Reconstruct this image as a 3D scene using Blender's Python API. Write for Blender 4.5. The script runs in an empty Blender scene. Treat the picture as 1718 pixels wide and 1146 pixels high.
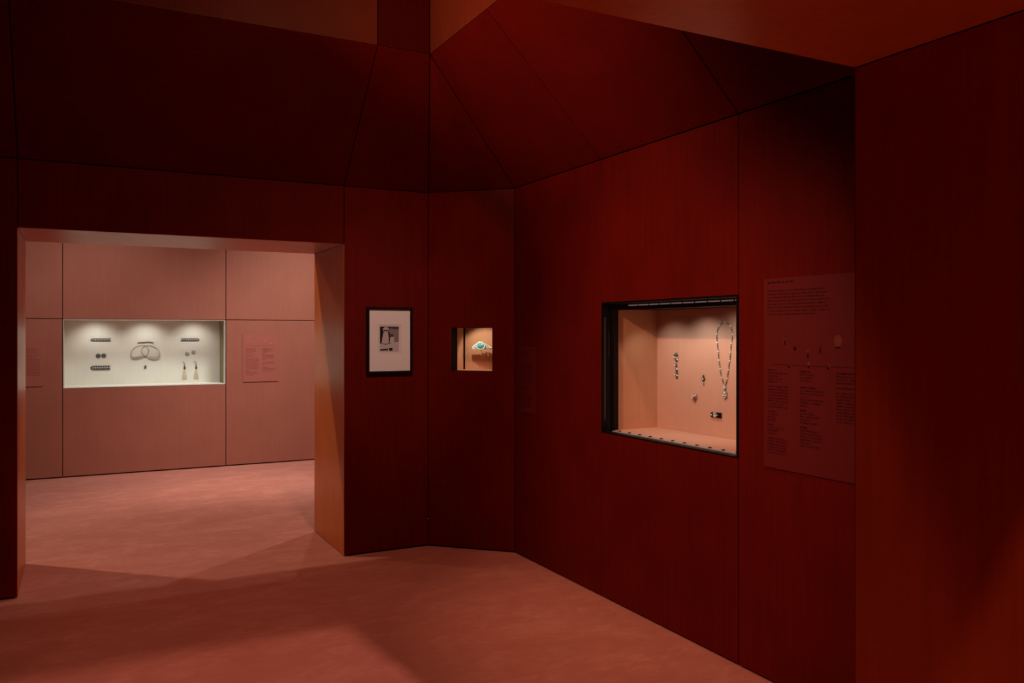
import bpy, bmesh, math, random
from mathutils import Vector

sc = bpy.context.scene
COL = sc.collection
rnd = random.Random(7)
V = Vector

# ------------------------------------------------------------------ camera
cd = bpy.data.cameras.new('camera')
cam = bpy.data.objects.new('camera', cd)
COL.objects.link(cam)
cam.location = (0, 0, 1.6)
cam.rotation_euler = (math.radians(90), 0, math.radians(-27.5854))
cd.sensor_width = 36
cd.lens = 36 * 1387.95 / 1718
cd.shift_y = -(573 - 558.1) / 1718
cd.clip_start = 0.05
sc.camera = cam

# ------------------------------------------------------------------ world, exposure
w = bpy.data.worlds.new('world')
sc.world = w
w.use_nodes = True
w.node_tree.nodes['Background'].inputs[0].default_value = (0, 0, 0, 1)
w.node_tree.nodes['Background'].inputs[1].default_value = 0
vs = sc.view_settings
vs.view_transform = 'Standard'
vs.look = 'None'
vs.exposure = 0
vs.gamma = 1
vs.use_curve_mapping = False
sc.cycles.use_denoising = True
sc.cycles.max_bounces = 10
sc.cycles.diffuse_bounces = 5
sc.cycles.transparent_max_bounces = 12
sc.cycles.sample_clamp_indirect = 4


# ------------------------------------------------------------------ unseen lamps of the rooms, some added as fill
def spot(name, loc, aim, power, angle, blend, color, radius=.04):
    d = bpy.data.lights.new(name, 'SPOT')
    d.energy = power
    d.spot_size = math.radians(angle)
    d.spot_blend = blend
    d.color = color
    d.shadow_soft_size = radius
    o = bpy.data.objects.new(name, d)
    COL.objects.link(o)
    o.location = loc
    o.rotation_euler = (V(aim) - V(loc)).to_track_quat('-Z', 'Y').to_euler()
    return o


WARM = (1, .72, .60)
RED = (1, .50, .32)
PALE = (1, .97, .90)
# unseen spots in the light shaft of the middle room
spot('track_spot', (1.42, 2.55, 4.4), (2.2, 4.7, .4), 135, 78, .6, (1, .48, .33), .14)       # right-hand side and carpet
spot('track_spot', (-.55, 3.65, 3.45), (2.4, 4.15, 3.58), 300, 60, .9, (1, .45, .27), .05)     # right-hand slope
spot('track_spot', (1.5, 2.5, 4.2), (1.3, 5.8, 2.0), 84, 86, .9, (1, .34, .18), .06)         # wide fill added for the back wall
spot('track_spot', (-.3, 2.4, 4.4), (-.2, 4.5, 0), 80, 52, .8, (1, .50, .34), .06)          # fill added on the carpet before the doorway
# unseen spots in the room behind the camera, shining through the opening onto the carpet
spot('track_spot', (1.95, -2.9, 4.2), (.5, 4.2, 0), 1180, 60, .4, (1, .56, .46), .055)
spot('track_spot', (.55, -.33, 4.2), (.7, .45, 0), 195, 80, .7, (1, .56, .42), .06)
# unseen spots in the far room: three on the carpet by the doorway, two added to wash the end wall
spot('track_spot', (2.06, 7.72, 4.2), (1.2, 6.9, 0), 48, 80, .7, (1, 1, .94), .03)
spot('track_spot', (2.75, 7.49, 4.2), (.8, 7.3, 0), 108, 76, .6, (1, .98, .88), .03)
spot('track_spot', (-1.3, 7.52, 4.2), (.9, 6.9, .8), 220, 76, .7, (1, .86, .68), .03)
spot('track_spot', (-2.2, 9.6, 4.2), (1.672, 6.2, 1.1), 120, 24, .8, (1, .72, .46), .08)  # fill added to even out the doorway's right jamb
spot('wall_wash', (2.3, 8.35, 4.2), (2.6, 10.36, -.4), 470, 80, 1, (1, 1, .94), .35)  # this and the next: soft unseen fill added for the end wall
spot('wall_wash', (.2, 8.35, 4.2), (.1, 10.36, .0), 225, 80, 1, (1, 1, .94), .35)
# narrow ones in the middle room: the right-hand wall, the reveal and the framed photograph
spot('track_spot', (-.6, 3.0, 3.47), (2.797, 3.50, .95), 385, 52, .9, (1, .52, .34), .06)  # fill added to brighten the lower right-hand wall
spot('track_spot', (-.4, 2.55, 4.4), (1.641, 1.15, .55), 105, 26, .8, (1, .55, .34), .04)
spot('track_spot', (1.3, 2.6, 4.2), (2.0, 5.79, 1.54), 148, 24, 1, (1, .86, .80), .05)


# ------------------------------------------------------------------ materials
def principled(name, color, rough=.6, metal=0., spec=.5):
    m = bpy.data.materials.new(name)
    m.use_nodes = True
    b = m.node_tree.nodes['Principled BSDF']
    b.inputs['Base Color'].default_value = (*color, 1)
    b.inputs['Roughness'].default_value = rough
    b.inputs['Metallic'].default_value = metal
    b.inputs['Specular IOR Level'].default_value = spec
    return m


def board_mat(name, color, rough=.55, spec=.25, var=.10, grain=.10, bump=.02):
    """dyed fibre board: fine vertical grain, slow mottling, each board a little different"""
    m = principled(name, color, rough, 0, spec)
    nt = m.node_tree
    N, L = nt.nodes.new, nt.links.new
    b = nt.nodes['Principled BSDF']
    tc = N('ShaderNodeTexCoord')
    mp = N('ShaderNodeMapping')
    mp.inputs['Scale'].default_value = (60, 60, 2.5)
    L(tc.outputs['Object'], mp.inputs['Vector'])
    n1 = N('ShaderNodeTexNoise')
    n1.inputs['Scale'].default_value = 1
    n1.inputs['Detail'].default_value = 4
    L(mp.outputs['Vector'], n1.inputs['Vector'])
    n2 = N('ShaderNodeTexNoise')
    n2.inputs['Scale'].default_value = 3.5
    n2.inputs['Detail'].default_value = 5
    L(tc.outputs['Object'], n2.inputs['Vector'])
    oi = N('ShaderNodeObjectInfo')

    def mr(sock, lo, hi, a=0., c=1.):
        r = N('ShaderNodeMapRange')
        r.inputs['From Min'].default_value = a
        r.inputs['From Max'].default_value = c
        r.inputs['To Min'].default_value = lo
        r.inputs['To Max'].default_value = hi
        L(sock, r.inputs['Value'])
        return r.outputs['Result']

    def mul(a, c):
        q = N('ShaderNodeMath')
        q.operation = 'MULTIPLY'
        L(a, q.inputs[0])
        L(c, q.inputs[1])
        return q.outputs[0]
    f = mul(mul(mr(n1.outputs['Fac'], 1 - grain, 1 + grain, .3, .7), mr(n2.outputs['Fac'], 1 - var, 1 + var, .3, .7)),
            mr(oi.outputs['Random'], 1 - var * .6, 1 + var * .6))
    vm = N('ShaderNodeVectorMath')
    vm.operation = 'SCALE'
    vm.inputs[0].default_value = color
    L(f, vm.inputs['Scale'])
    L(vm.outputs['Vector'], b.inputs['Base Color'])
    bp = N('ShaderNodeBump')
    bp.inputs['Strength'].default_value = bump * 5
    bp.inputs['Distance'].default_value = .002
    L(n1.outputs['Fac'], bp.inputs['Height'])
    L(bp.outputs['Normal'], b.inputs['Normal'])
    return m


def carpet_mat():
    m = principled('terracotta carpet', (.5, .16, .1), .95, 0, .1)
    nt = m.node_tree
    N, L = nt.nodes.new, nt.links.new
    b = nt.nodes['Principled BSDF']
    tc = N('ShaderNodeTexCoord')
    mp = N('ShaderNodeMapping')
    mp.inputs['Scale'].default_value = (1.0, 1.7, 1)
    L(tc.outputs['Object'], mp.inputs['Vector'])
    n1 = N('ShaderNodeTexNoise')
    n1.inputs['Scale'].default_value = 2.2
    n1.inputs['Detail'].default_value = 7
    n1.inputs['Roughness'].default_value = .66
    n1.inputs['Distortion'].default_value = .6
    L(mp.outputs['Vector'], n1.inputs['Vector'])
    n2 = N('ShaderNodeTexNoise')
    n2.inputs['Scale'].default_value = 420
    n2.inputs['Detail'].default_value = 2
    L(tc.outputs['Object'], n2.inputs['Vector'])
    n3 = N('ShaderNodeTexNoise')
    n3.inputs['Scale'].default_value = 9
    n3.inputs['Detail'].default_value = 6
    n3.inputs['Roughness'].default_value = .7
    n3.inputs['Distortion'].default_value = .8
    L(mp.outputs['Vector'], n3.inputs['Vector'])
    mixn = N('ShaderNodeMath')
    mixn.operation = 'MULTIPLY_ADD'
    L(n3.outputs['Fac'], mixn.inputs[0])
    mixn.inputs[1].default_value = .45
    hf = N('ShaderNodeMath')
    hf.operation = 'MULTIPLY'
    L(n1.outputs['Fac'], hf.inputs[0])
    hf.inputs[1].default_value = .55
    L(hf.outputs[0], mixn.inputs[2])
    cr = N('ShaderNodeValToRGB')
    cr.color_ramp.elements[0].position = .43
    cr.color_ramp.elements[0].color = (.465, .163, .119, 1)
    cr.color_ramp.elements[1].position = .60
    cr.color_ramp.elements[1].color = (.555, .215, .163, 1)
    e = cr.color_ramp.elements.new(.51)
    e.color = (.50, .180, .134, 1)
    L(mixn.outputs[0], cr.inputs['Fac'])
    r = N('ShaderNodeMapRange')
    r.inputs['From Min'].default_value = .3
    r.inputs['From Max'].default_value = .7
    r.inputs['To Min'].default_value = .93
    r.inputs['To Max'].default_value = 1.07
    L(n2.outputs['Fac'], r.inputs['Value'])
    vm = N('ShaderNodeVectorMath')
    vm.operation = 'SCALE'
    L(cr.outputs['Color'], vm.inputs[0])
    L(r.outputs['Result'], vm.inputs['Scale'])
    L(vm.outputs['Vector'], b.inputs['Base Color'])
    bp = N('ShaderNodeBump')
    bp.inputs['Strength'].default_value = .35
    bp.inputs['Distance'].default_value = .004
    L(n2.outputs['Fac'], bp.inputs['Height'])
    L(bp.outputs['Normal'], b.inputs['Normal'])
    return m


def glass_mat():
    m = bpy.data.materials.new('clear glass')
    m.use_nodes = True
    nt = m.node_tree
    N, L = nt.nodes.new, nt.links.new
    nt.nodes.remove(nt.nodes['Principled BSDF'])
    t = N('ShaderNodeBsdfTransparent')
    t.inputs[0].default_value = (.985, .99, .985, 1)
    g = N('ShaderNodeBsdfGlossy')
    g.inputs['Roughness'].default_value = .01
    lw = N('ShaderNodeLayerWeight')          # Schlick reflectance of a thin pane, the same from both faces
    lw.inputs['Blend'].default_value = .5
    pw = N('ShaderNodeMath')
    pw.operation = 'POWER'
    L(lw.outputs['Facing'], pw.inputs[0])
    pw.inputs[1].default_value = 5
    fr = N('ShaderNodeMath')
    fr.operation = 'MULTIPLY_ADD'
    L(pw.outputs[0], fr.inputs[0])
    fr.inputs[1].default_value = .5
    fr.inputs[2].default_value = .02
    mx = N('ShaderNodeMixShader')
    L(fr.outputs[0], mx.inputs[0])
    L(t.outputs[0], mx.inputs[1])
    L(g.outputs[0], mx.inputs[2])
    L(mx.outputs[0], nt.nodes['Material Output'].inputs['Surface'])
    return m


M = dict(
    ox=board_mat('oxblood board', (.100, .0042, .0014), .55, .06),
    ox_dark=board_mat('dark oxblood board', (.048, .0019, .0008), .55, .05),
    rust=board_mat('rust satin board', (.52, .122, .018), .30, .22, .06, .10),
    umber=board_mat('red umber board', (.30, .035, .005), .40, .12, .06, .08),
    russet=board_mat('russet board', (.108, .020, .0075), .45, .08, .06, .08),
    rose=board_mat('dusty rose board', (.40, .134, .088), .6, .25, .04, .03),
    carpet=carpet_mat(),
    batten=principled('black batten', (.006, .002, .002), .9, 0, .1),
    black=principled('black frame metal', (.004, .004, .0045), .5, 0, .15),
    alu=principled('brushed aluminium', (.50, .53, .60), .35, .25),
    led=principled('dim light strip', (.5, .45, .42), .4),
    screw=principled('dark screw', (.01, .01, .01), .5),
    pane=glass_mat(),
    cream=board_mat('cream lining', (.72, .68, .60), .8, .2, .03, .02),
    blush=board_mat('blush fabric lining', (.64, .37, .28), .85, .15, .04, .02),
    olive=board_mat('olive lining', (.24, .20, .12), .8, .1, .03, .02),  # cream lining darkened, the side's shade put into its colour
    tan=board_mat('tan lining', (.62, .33, .20), .8, .15, .05, .04),
    sign_ox=principled('oxblood sign', (.112, .0075, .0075), .6, 0, .2),
    sign_rose=principled('rose sign', (.43, .130, .096), .6, 0, .2),
    ink_ox=principled('dark maroon ink', (.020, .0008, .0008), .7, 0, .1),
    ink_rose=principled('maroon ink', (.16, .035, .022), .7, 0, .1),
    print_pale=principled('pale print', (.17, .036, .032), .7, 0, .1),
    print_rose=principled('pale rose print', (.52, .2, .16), .7, 0, .1),
    mat=principled('mat board', (.78, .74, .72), .8, 0, .2),
    paper=principled('photo paper', (.72, .68, .66), .5, 0, .3),
    ph_black=principled('photo black', (.012, .010, .012), .5, 0, .3),
    ph_dark=principled('photo dark grey', (.07, .055, .055), .5, 0, .3),
    ph_mid=principled('photo mid grey', (.24, .20, .20), .5, 0, .3),
    ph_light=principled('photo light grey', (.52, .48, .47), .5, 0, .3),
    silver=principled('dark silver', (.34, .31, .28), .4, .3),
    oxid=principled('oxidised setting', (.085, .075, .065), .5, .2),
    diamond=principled('brilliant', (.80, .84, .86), .12, 0, 1.),
    pearl=principled('seed pearl', (.50, .45, .37), .3),
    fringe=principled('pale tassel thread', (.58, .48, .36), .7),
    onyx=principled('onyx', (.006, .005, .005), .2),
    ruby=principled('red stone', (.35, .03, .02), .15),
    aqua=principled('aqua stone', (.05, .42, .42), .12, 0, .9),
)


_e = M['led'].node_tree.nodes['Principled BSDF']
_e.inputs['Emission Color'].default_value = (1, .72, .64, 1)
_e.inputs['Emission Strength'].default_value = .11  # faint emission stands in for light caught by the silver strips


# ------------------------------------------------------------------ geometry helpers
class MB:
    def __init__(s):
        s.v, s.f, s.m, s.mats = [], [], [], []

    def mi(s, mat):
        if mat not in s.mats:
            s.mats.append(mat)
        return s.mats.index(mat)

    def add(s, verts, faces, mat=None):
        k = len(s.v)
        s.v += [tuple(p) for p in verts]
        i = s.mi(mat) if mat else 0
        for f in faces:
            s.f.append([k + j for j in f])
            s.m.append(i)

    def box(s, fr, a0, a1, b0, b1, c0, c1, mat=None):
        P = [fr(a, b, c) for c in (c0, c1) for b in (b0, b1) for a in (a0, a1)]
        s.add(P, [(0, 2, 3, 1), (4, 5, 7, 6), (0, 1, 5, 4), (2, 6, 7, 3), (0, 4, 6, 2), (1, 3, 7, 5)], mat)

    def quad(s, fr, a0, a1, b0, b1, c, mat=None):
        s.add([fr(a0, b0, c), fr(a1, b0, c), fr(a1, b1, c), fr(a0, b1, c)], [(0, 1, 2, 3)], mat)

    def poly(s, fr, pts, c, mat=None):
        s.add([fr(a, b, c) for a, b in pts], [tuple(range(len(pts)))], mat)

    def prism(s, fr, pts, c0, c1, mat=None):
        n = len(pts)
        s.add([fr(a, b, c0) for a, b in pts] + [fr(a, b, c1) for a, b in pts],
              [tuple(range(n))[::-1], tuple(range(n, 2 * n))] + [(i, (i + 1) % n, n + (i + 1) % n, n + i) for i in range(n)], mat)

    def gem(s, fr, a, b, c, ra, rb, h, mat=None, n=8):
        """faceted stone lying on the plane c: girdle, bevel and table"""
        P, F = [], []
        for k, (q, z) in enumerate(((.8, 0), (1, .45 * h), (.58, h))):
            for i in range(n):
                t = 2 * math.pi * (i + .5 * k) / n
                P.append(fr(a + ra * q * math.cos(t), b + rb * q * math.sin(t), c + z))
        for k in (0, 1):
            for i in range(n):
                F.append((k * n + i, k * n + (i + 1) % n, (k + 1) * n + (i + 1) % n, (k + 1) * n + i))
        F += [tuple(range(2 * n, 3 * n)), tuple(range(n))[::-1]]
        s.add(P, F, mat)

    def tube(s, pts, r, mat=None, n=6, closed=False):
        m = len(pts)
        P, F = [], []
        for i, p in enumerate(pts):
            p = V(p)
            q0 = V(pts[(i - 1) % m]) if (closed or i) else p
            q1 = V(pts[(i + 1) % m]) if (closed or i < m - 1) else p
            t = (q1 - q0).normalized()
            u = t.cross(V((.31, .52, .79))).normalized()
            v = t.cross(u)
            rr = r[i] if isinstance(r, (list, tuple)) else r
            P += [p + (u * math.cos(2 * math.pi * j / n) + v * math.sin(2 * math.pi * j / n)) * rr for j in range(n)]
        for i in range(m if closed else m - 1):
            for j in range(n):
                F.append((i * n + j, i * n + (j + 1) % n, ((i + 1) % m) * n + (j + 1) % n, ((i + 1) % m) * n + j))
        if not closed:
            F += [tuple(range(n))[::-1], tuple(range((m - 1) * n, m * n))]
        s.add(P, F, mat)

    def ball(s, p, r, mat=None, n=8, k=5):
        P = [V(p) + V((0, 0, r))]
        for i in range(1, k):
            t = math.pi * i / k
            P += [V(p) + V((math.sin(t) * math.cos(2 * math.pi * j / n), math.sin(t) * math.sin(2 * math.pi * j / n), math.cos(t))) * r for j in range(n)]
        P.append(V(p) - V((0, 0, r)))
        F = [(0, 1 + j, 1 + (j + 1) % n) for j in range(n)]
        for i in range(k - 2):
            for j in range(n):
                F.append((1 + i * n + j, 1 + (i + 1) * n + j, 1 + (i + 1) * n + (j + 1) % n, 1 + i * n + (j + 1) % n))
        e = 1 + (k - 2) * n
        F += [(e + j, len(P) - 1, e + (j + 1) % n) for j in range(n)]
        s.add(P, F, mat)

    def build(s, name, mat, parent=None, smooth=False):
        me = bpy.data.meshes.new(name)
        off = V((0, 0, 0))
        if parent is not None:
            off = parent.location
        me.from_pydata([V(p) - off for p in s.v], [], s.f)
        mats = [M[mat]] if not s.mats else [M[x] for x in s.mats]
        for x in mats:
            me.materials.append(x)
        if s.mats:
            me.polygons.foreach_set('material_index', s.m)
        bm = bmesh.new()
        bm.from_mesh(me)
        bmesh.ops.recalc_face_normals(bm, faces=bm.faces)
        bm.to_mesh(me)
        bm.free()
        if smooth:
            me.polygons.foreach_set('use_smooth', [True] * len(me.polygons))
        o = bpy.data.objects.new(name, me)
        COL.objects.link(o)
        if parent is not None:
            o.parent = parent
            if parent.parent is not None:
                raise RuntimeError('use sub() for sub-parts')
        return o


def sub(mb, name, mat, parent, smooth=False):
    """a sub-part: its parent part already sits under a thing"""
    top = parent.parent
    o = mb.build(name, mat, top, smooth)
    o.parent = parent
    return o


def frame(o, ex, ez, n):
    o, ex, ez, n = V(o), V(ex).normalized(), V(ez).normalized(), V(n).normalized()
    return lambda a, b, c: o + ex * a + ez * b + n * c


def tag(o, label, cat, group=None, kind=None):
    o['label'] = label
    if cat:
        o['category'] = cat
    if group:
        o['group'] = group
    if kind:
        o['kind'] = kind
    return o


def thing(name, loc, label, cat, group=None):
    o = bpy.data.objects.new(name, None)
    o.empty_display_size = .1
    COL.objects.link(o)
    o.location = loc
    return tag(o, label, cat, group)


def inset(pts, d):
    """inset a convex polygon given counter-clockwise in its plane coordinates"""
    n = len(pts)
    out = []
    for i in range(n):
        p0, p1, p2 = V(pts[i - 1]), V(pts[i]), V(pts[(i + 1) % n])
        e1, e2 = (p1 - p0).normalized(), (p2 - p1).normalized()
        n1, n2 = V((-e1.y, e1.x)), V((-e2.y, e2.x))
        k = n1 + n2
        out.append(tuple(p1 + k * (d / max(.2, (1 + n1.dot(n2))))))
    return out


def panel(fr, pts, parent, mat, gap=.0022, thick=.018, name='panel', ch=.0015):
    """one board: back face, edges and a small chamfer round the front; front face at c = 0"""
    ar = sum(pts[i - 1][0] * pts[i][1] - pts[i][0] * pts[i - 1][1] for i in range(len(pts)))
    if ar < 0:
        pts = pts[::-1]
    p1 = inset(pts, gap)
    p2 = inset(pts, gap + ch)
    n = len(pts)
    mb = MB()
    mb.add([fr(a, b, -thick) for a, b in p1] + [fr(a, b, -ch) for a, b in p1] + [fr(a, b, 0) for a, b in p2],
           [tuple(range(n))[::-1], tuple(range(2 * n, 3 * n))] +
           [(k * n + i, k * n + (i + 1) % n, (k + 1) * n + (i + 1) % n, (k + 1) * n + i) for k in (0, 1) for i in range(n)])
    return mb.build(name, mat, parent)


def rect(a0, a1, b0, b1):
    return [(a0, b0), (a1, b0), (a1, b1), (a0, b1)]


def panel_hole(fr, o4, h4, parent, mat, gap=.0022, thick=.018):
    """a board with a rectangular cut-out"""
    a0, a1, b0, b1 = o4
    a0, a1, b0, b1 = a0 + gap, a1 - gap, b0 + gap, b1 - gap
    O = rect(a0, a1, b0, b1)
    I = rect(*h4)
    mb = MB()
    P = [fr(a, b, c) for c in (0, -thick) for q in (O, I) for a, b in q]
    F = []
    for i in range(4):
        j = (i + 1) % 4
        F += [(i, j, 4 + j, 4 + i), (8 + i, 12 + i, 12 + j, 8 + j), (i, 8 + i, 8 + j, j), (4 + i, 4 + j, 12 + j, 12 + i)]
    mb.add(P, F)
    return mb.build('panel', mat, parent)


def wall_root(name, fr, boxes, label, c0=-.06, c1=-.0185):
    """dark battens behind the boards"""
    mb = MB()
    for b in boxes:
        mb.box(fr, b[0], b[1], b[2], b[3], c0, c1)
    o = mb.build(name, 'batten')
    return tag(o, label, None, kind='structure')


# ------------------------------------------------------------------ measures (metres)
XR, XL = 2.797, -1.457            # side walls of the middle room
YB, YF = 5.789, 1.376             # back wall, front wall (with the opening we look through)
XC0, XC1 = -.976, 2.316           # where the cut corners start on the back wall
YC1, YC0 = 5.313, 1.852           # where they start on the side walls
D0, D1, DZ, DY = -.332, 1.672, 2.233, 6.636   # doorway
ZS, ZT = 2.648, 3.417             # foot and head of the sloping boards
TX0, TX1, TY0, TY1 = -.686, 2.026, 2.131, 5.034
J1, J2 = 4.189, 3.011
YFAR = 10.36
C0, C1, CZ0, CZ1 = -.168, 1.550, .983, 1.750   # far case
ZP = .010                         # shadow gap at the floor

# ------------------------------------------------------------------ floor
G = frame((0, 0, 0), (1, 0, 0), (0, 1, 0), (0, 0, 1))
mb = MB()
mb.box(G, -3.2, 4.6, -4.5, 11.2, -.05, 0)
tag(mb.build('floor', 'carpet'), 'terracotta carpet running through all the rooms', None, kind='structure')

# ------------------------------------------------------------------ right wall
R = frame((XR, YC1, 0), (0, -1, 0), (0, 0, 1), (-1, 0, 0))
a1, a2, a3 = YC1 - J1, YC1 - J2, YC1 - YC0
RZ0, RZ1 = .997, 1.779
wr = wall_root('wall_right', R, [(0, a1 - .004, .02, ZS), (a1 - .004, a2 + .004, .02, RZ0 - .008), (a1 - .004, a2 + .004, RZ1 + .008, ZS), (a2 + .004, a3, .02, ZS)],
               'oxblood boarded wall holding the large blush display case')
panel(R, rect(0, a1, ZP, ZS), wr, 'ox')
panel(R, rect(a1, a2, ZP, RZ0), wr, 'ox')
panel(R, rect(a1, a2, RZ1, ZS), wr, 'ox')
panel(R, rect(a2, a3, ZP, ZS), wr, 'ox')

# ------------------------------------------------------------------ back wall with the doorway
B = frame((0, YB, 0), (1, 0, 0), (0, 0, 1), (0, -1, 0))
wb = wall_root('wall_back', B, [(XC0, D0 - .019, .02, ZS), (D1 + .019, XC1, .02, ZS), (D0 - .019, D1 + .019, DZ + .019, ZS)],
               'dark oxblood wall with the wide doorway to the far room', c0=-(DY - YB) + .0185)
panel(B, rect(XC0, D0, ZP, ZS), wb, 'ox')
panel(B, rect(D1, XC1, ZP, ZS), wb, 'ox')
panel(B, rect(D0, D1, DZ, ZS), wb, 'ox')
BF = frame((0, DY, 0), (1, 0, 0), (0, 0, 1), (0, 1, 0))
panel(BF, rect(XC0, D0, ZP, ZS), wb, 'rose')
panel(BF, rect(D1, XC1, ZP, ZS), wb, 'rose')
panel(BF, rect(D0, D1, DZ, ZS), wb, 'rose')
dep = DY - YB - .006
JR = frame((D1, YB + .003, 0), (0, 1, 0), (0, 0, 1), (-1, 0, 0))
JL = frame((D0, YB + .003, 0), (0, 1, 0), (0, 0, 1), (1, 0, 0))
SF = frame((D0, YB + .003, DZ), (1, 0, 0), (0, 1, 0), (0, 0, -1))
panel(JR, rect(0, dep, .006, DZ), wb, 'rust', gap=.0008, name='jamb_panel', thick=.0175)
panel(JL, rect(0, dep, .006, DZ), wb, 'rust', gap=.0008, name='jamb_panel', thick=.0175)
panel(SF, rect(0, D1 - D0, 0, dep), wb, 'rust', gap=.0008, name='soffit_panel', thick=.0175)

# ------------------------------------------------------------------ cut corners
H = math.hypot(XR - XC1, YB - YC1)
K = frame((XC1, YB, 0), (XR - XC1, YC1 - YB, 0), (0, 0, 1), (YC1 - YB, XC1 - XR, 0))
NA0, NA1, NZ0, NZ1 = .179, .506, 1.313, 1.638
wk = wall_root('wall_corner', K, [(0, NA0 - .008, .02, ZS), (NA1 + .008, H, .02, ZS), (NA0 - .008, NA1 + .008, .02, NZ0 - .008), (NA0 - .008, NA1 + .008, NZ1 + .008, ZS)],
               'narrow oxblood wall across the corner, holding the small display niche')
panel_hole(K, (0, H, ZP, ZS), (NA0, NA1, NZ0, NZ1), wk, 'ox')
for nm, p0, p1, nn in (('wall_corner', (XL, YC1), (XC0, YB), (1, -1)), ('wall_corner', (XC1, YF), (XR, YC0), (-1, 1)), ('wall_corner', (XL, YC0), (XC0, YF), (1, 1))):
    f = frame((*p0, 0), (p1[0] - p0[0], p1[1] - p0[1], 0), (0, 0, 1), (nn[0], nn[1], 0))
    r = wall_root(nm, f, [(0, H, .02, ZS)], 'oxblood wall cutting off a corner beside the opening')
    panel(f, rect(0, H, ZP, ZS), r, 'ox')

# ------------------------------------------------------------------ left wall (out of the picture, closes the room)
LW = frame((XL, YC0, 0), (0, 1, 0), (0, 0, 1), (1, 0, 0))
wl = wall_root('wall_left', LW, [(0, YC1 - YC0, .02, ZS)], 'oxblood boarded wall opposite the large display case')
for q0, q1 in ((YC0, J2), (J2, J1), (J1, YC1)):
    panel(LW, rect(q0 - YC0, q1 - YC0, ZP, ZS), wl, 'ox')

# ------------------------------------------------------------------ front wall: the opening the camera looks through
E0, E1, EY = -.301, 1.641, .529
FW = frame((0, YF, 0), (1, 0, 0), (0, 0, 1), (0, 1, 0))
wf = wall_root('wall_front', FW, [(XC0, E0 - .019, .02, ZS), (E1 + .019, XC1, .02, ZS), (E0 - .019, E1 + .019, DZ + .019, ZS)],
               'thick wall round the nearest opening, its rust reveal at the edge of view', c0=-(YF - EY) + .0185)
panel(FW, rect(XC0, E0, ZP, ZS), wf, 'ox')
panel(FW, rect(E1, XC1, ZP, ZS), wf, 'ox')
panel(FW, rect(E0, E1, DZ, ZS), wf, 'ox')
FN = frame((0, EY, 0), (1, 0, 0), (0, 0, 1), (0, -1, 0))
panel(FN, rect(XC0, E0, ZP, ZS), wf, 'ox')
panel(FN, rect(E1, XC1, ZP, ZS), wf, 'ox')
panel(FN, rect(E0, E1, DZ, ZS), wf, 'ox')
dep2 = YF - EY - .006
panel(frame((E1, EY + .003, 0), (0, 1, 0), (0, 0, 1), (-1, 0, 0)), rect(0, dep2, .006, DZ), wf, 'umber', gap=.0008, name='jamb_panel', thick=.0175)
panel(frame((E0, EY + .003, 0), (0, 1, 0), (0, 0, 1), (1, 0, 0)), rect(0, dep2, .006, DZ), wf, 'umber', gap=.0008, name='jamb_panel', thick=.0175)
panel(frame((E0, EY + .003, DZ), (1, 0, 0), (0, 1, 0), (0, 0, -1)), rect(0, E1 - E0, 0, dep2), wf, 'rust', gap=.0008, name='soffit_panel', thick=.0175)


# ------------------------------------------------------------------ ceiling: sloping boards rising to a square light shaft
ZTOP = 5.0
mb = MB()
mb.box(G, TX0 - .06, TX1 + .06, TY0 - .06, TY1 + .06, ZTOP + .0185, ZTOP + .06)
ce = mb.build('ceiling', 'batten')
tag(ce, 'faceted oxblood ceiling sloping up to a square light shaft', None, kind='structure')


backing = MB()  # unseen sheets added to stop light leaking through the board joints


def slope(points, mat='ox'):
    """a flat board through 3-D points (first two along the foot)"""
    P = [V(p) for p in points]
    ex = (P[1] - P[0]).normalized()
    n = (P[1] - P[0]).cross(P[-1] - P[0]).normalized()
    c = V((.67, 3.58, 1.6))
    if n.dot(c - P[0]) < 0:
        n = -n
    ey = n.cross(ex)
    f = frame(P[0], ex, ey, n)
    q = [((p - P[0]).dot(ex), (p - P[0]).dot(ey)) for p in P]
    cx, cy = sum(a for a, b in q) / len(q), sum(b for a, b in q) / len(q)
    backing.prism(f, [(a + (a - cx) * .03, b + (b - cy) * .03) for a, b in q], -.032, -.022)
    return panel(f, [((p - P[0]).dot(ex), (p - P[0]).dot(ey)) for p in P], ce, mat, gap=.003)


ys = [YC1, J1, J2, YC0]
yt = [TY1, J1, J2, TY0]
for i in range(3):
    slope([(XR, ys[i], ZS), (XR, ys[i + 1], ZS), (TX1, yt[i + 1], ZT), (TX1, yt[i], ZT)], 'ox')
    slope([(XL, ys[i], ZS), (XL, ys[i + 1], ZS), (TX0, yt[i + 1], ZT), (TX0, yt[i], ZT)])
xs = [XC0, D0, D1, XC1]
xt = [TX0, D0, D1, TX1]
for i in range(3):
    slope([(xs[i], YB, ZS), (xs[i + 1], YB, ZS), (xt[i + 1], TY1, ZT), (xt[i], TY1, ZT)])
    slope([(xs[i], YF, ZS), (xs[i + 1], YF, ZS), (xt[i + 1], TY0, ZT), (xt[i], TY0, ZT)])
slope([(XC1, YB, ZS), (XR, YC1, ZS), (TX1, TY1, ZT)])
slope([(XC0, YB, ZS), (XL, YC1, ZS), (TX0, TY1, ZT)])
slope([(XC1, YF, ZS), (XR, YC0, ZS), (TX1, TY0, ZT)])
slope([(XC0, YF, ZS), (XL, YC0, ZS), (TX0, TY0, ZT)])
for a0, a1, b0, b1 in ((TX0 - .03, TX0 - .02, TY0 - .03, TY1 + .03), (TX1 + .02, TX1 + .03, TY0 - .03, TY1 + .03), (TX0, TX1, TY0 - .03, TY0 - .02), (TX0, TX1, TY1 + .02, TY1 + .03)):
    backing.box(G, a0, a1, b0, b1, ZT, ZTOP)
backing.build('backing', 'batten', ce)['kind'] = 'stuff'
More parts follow.
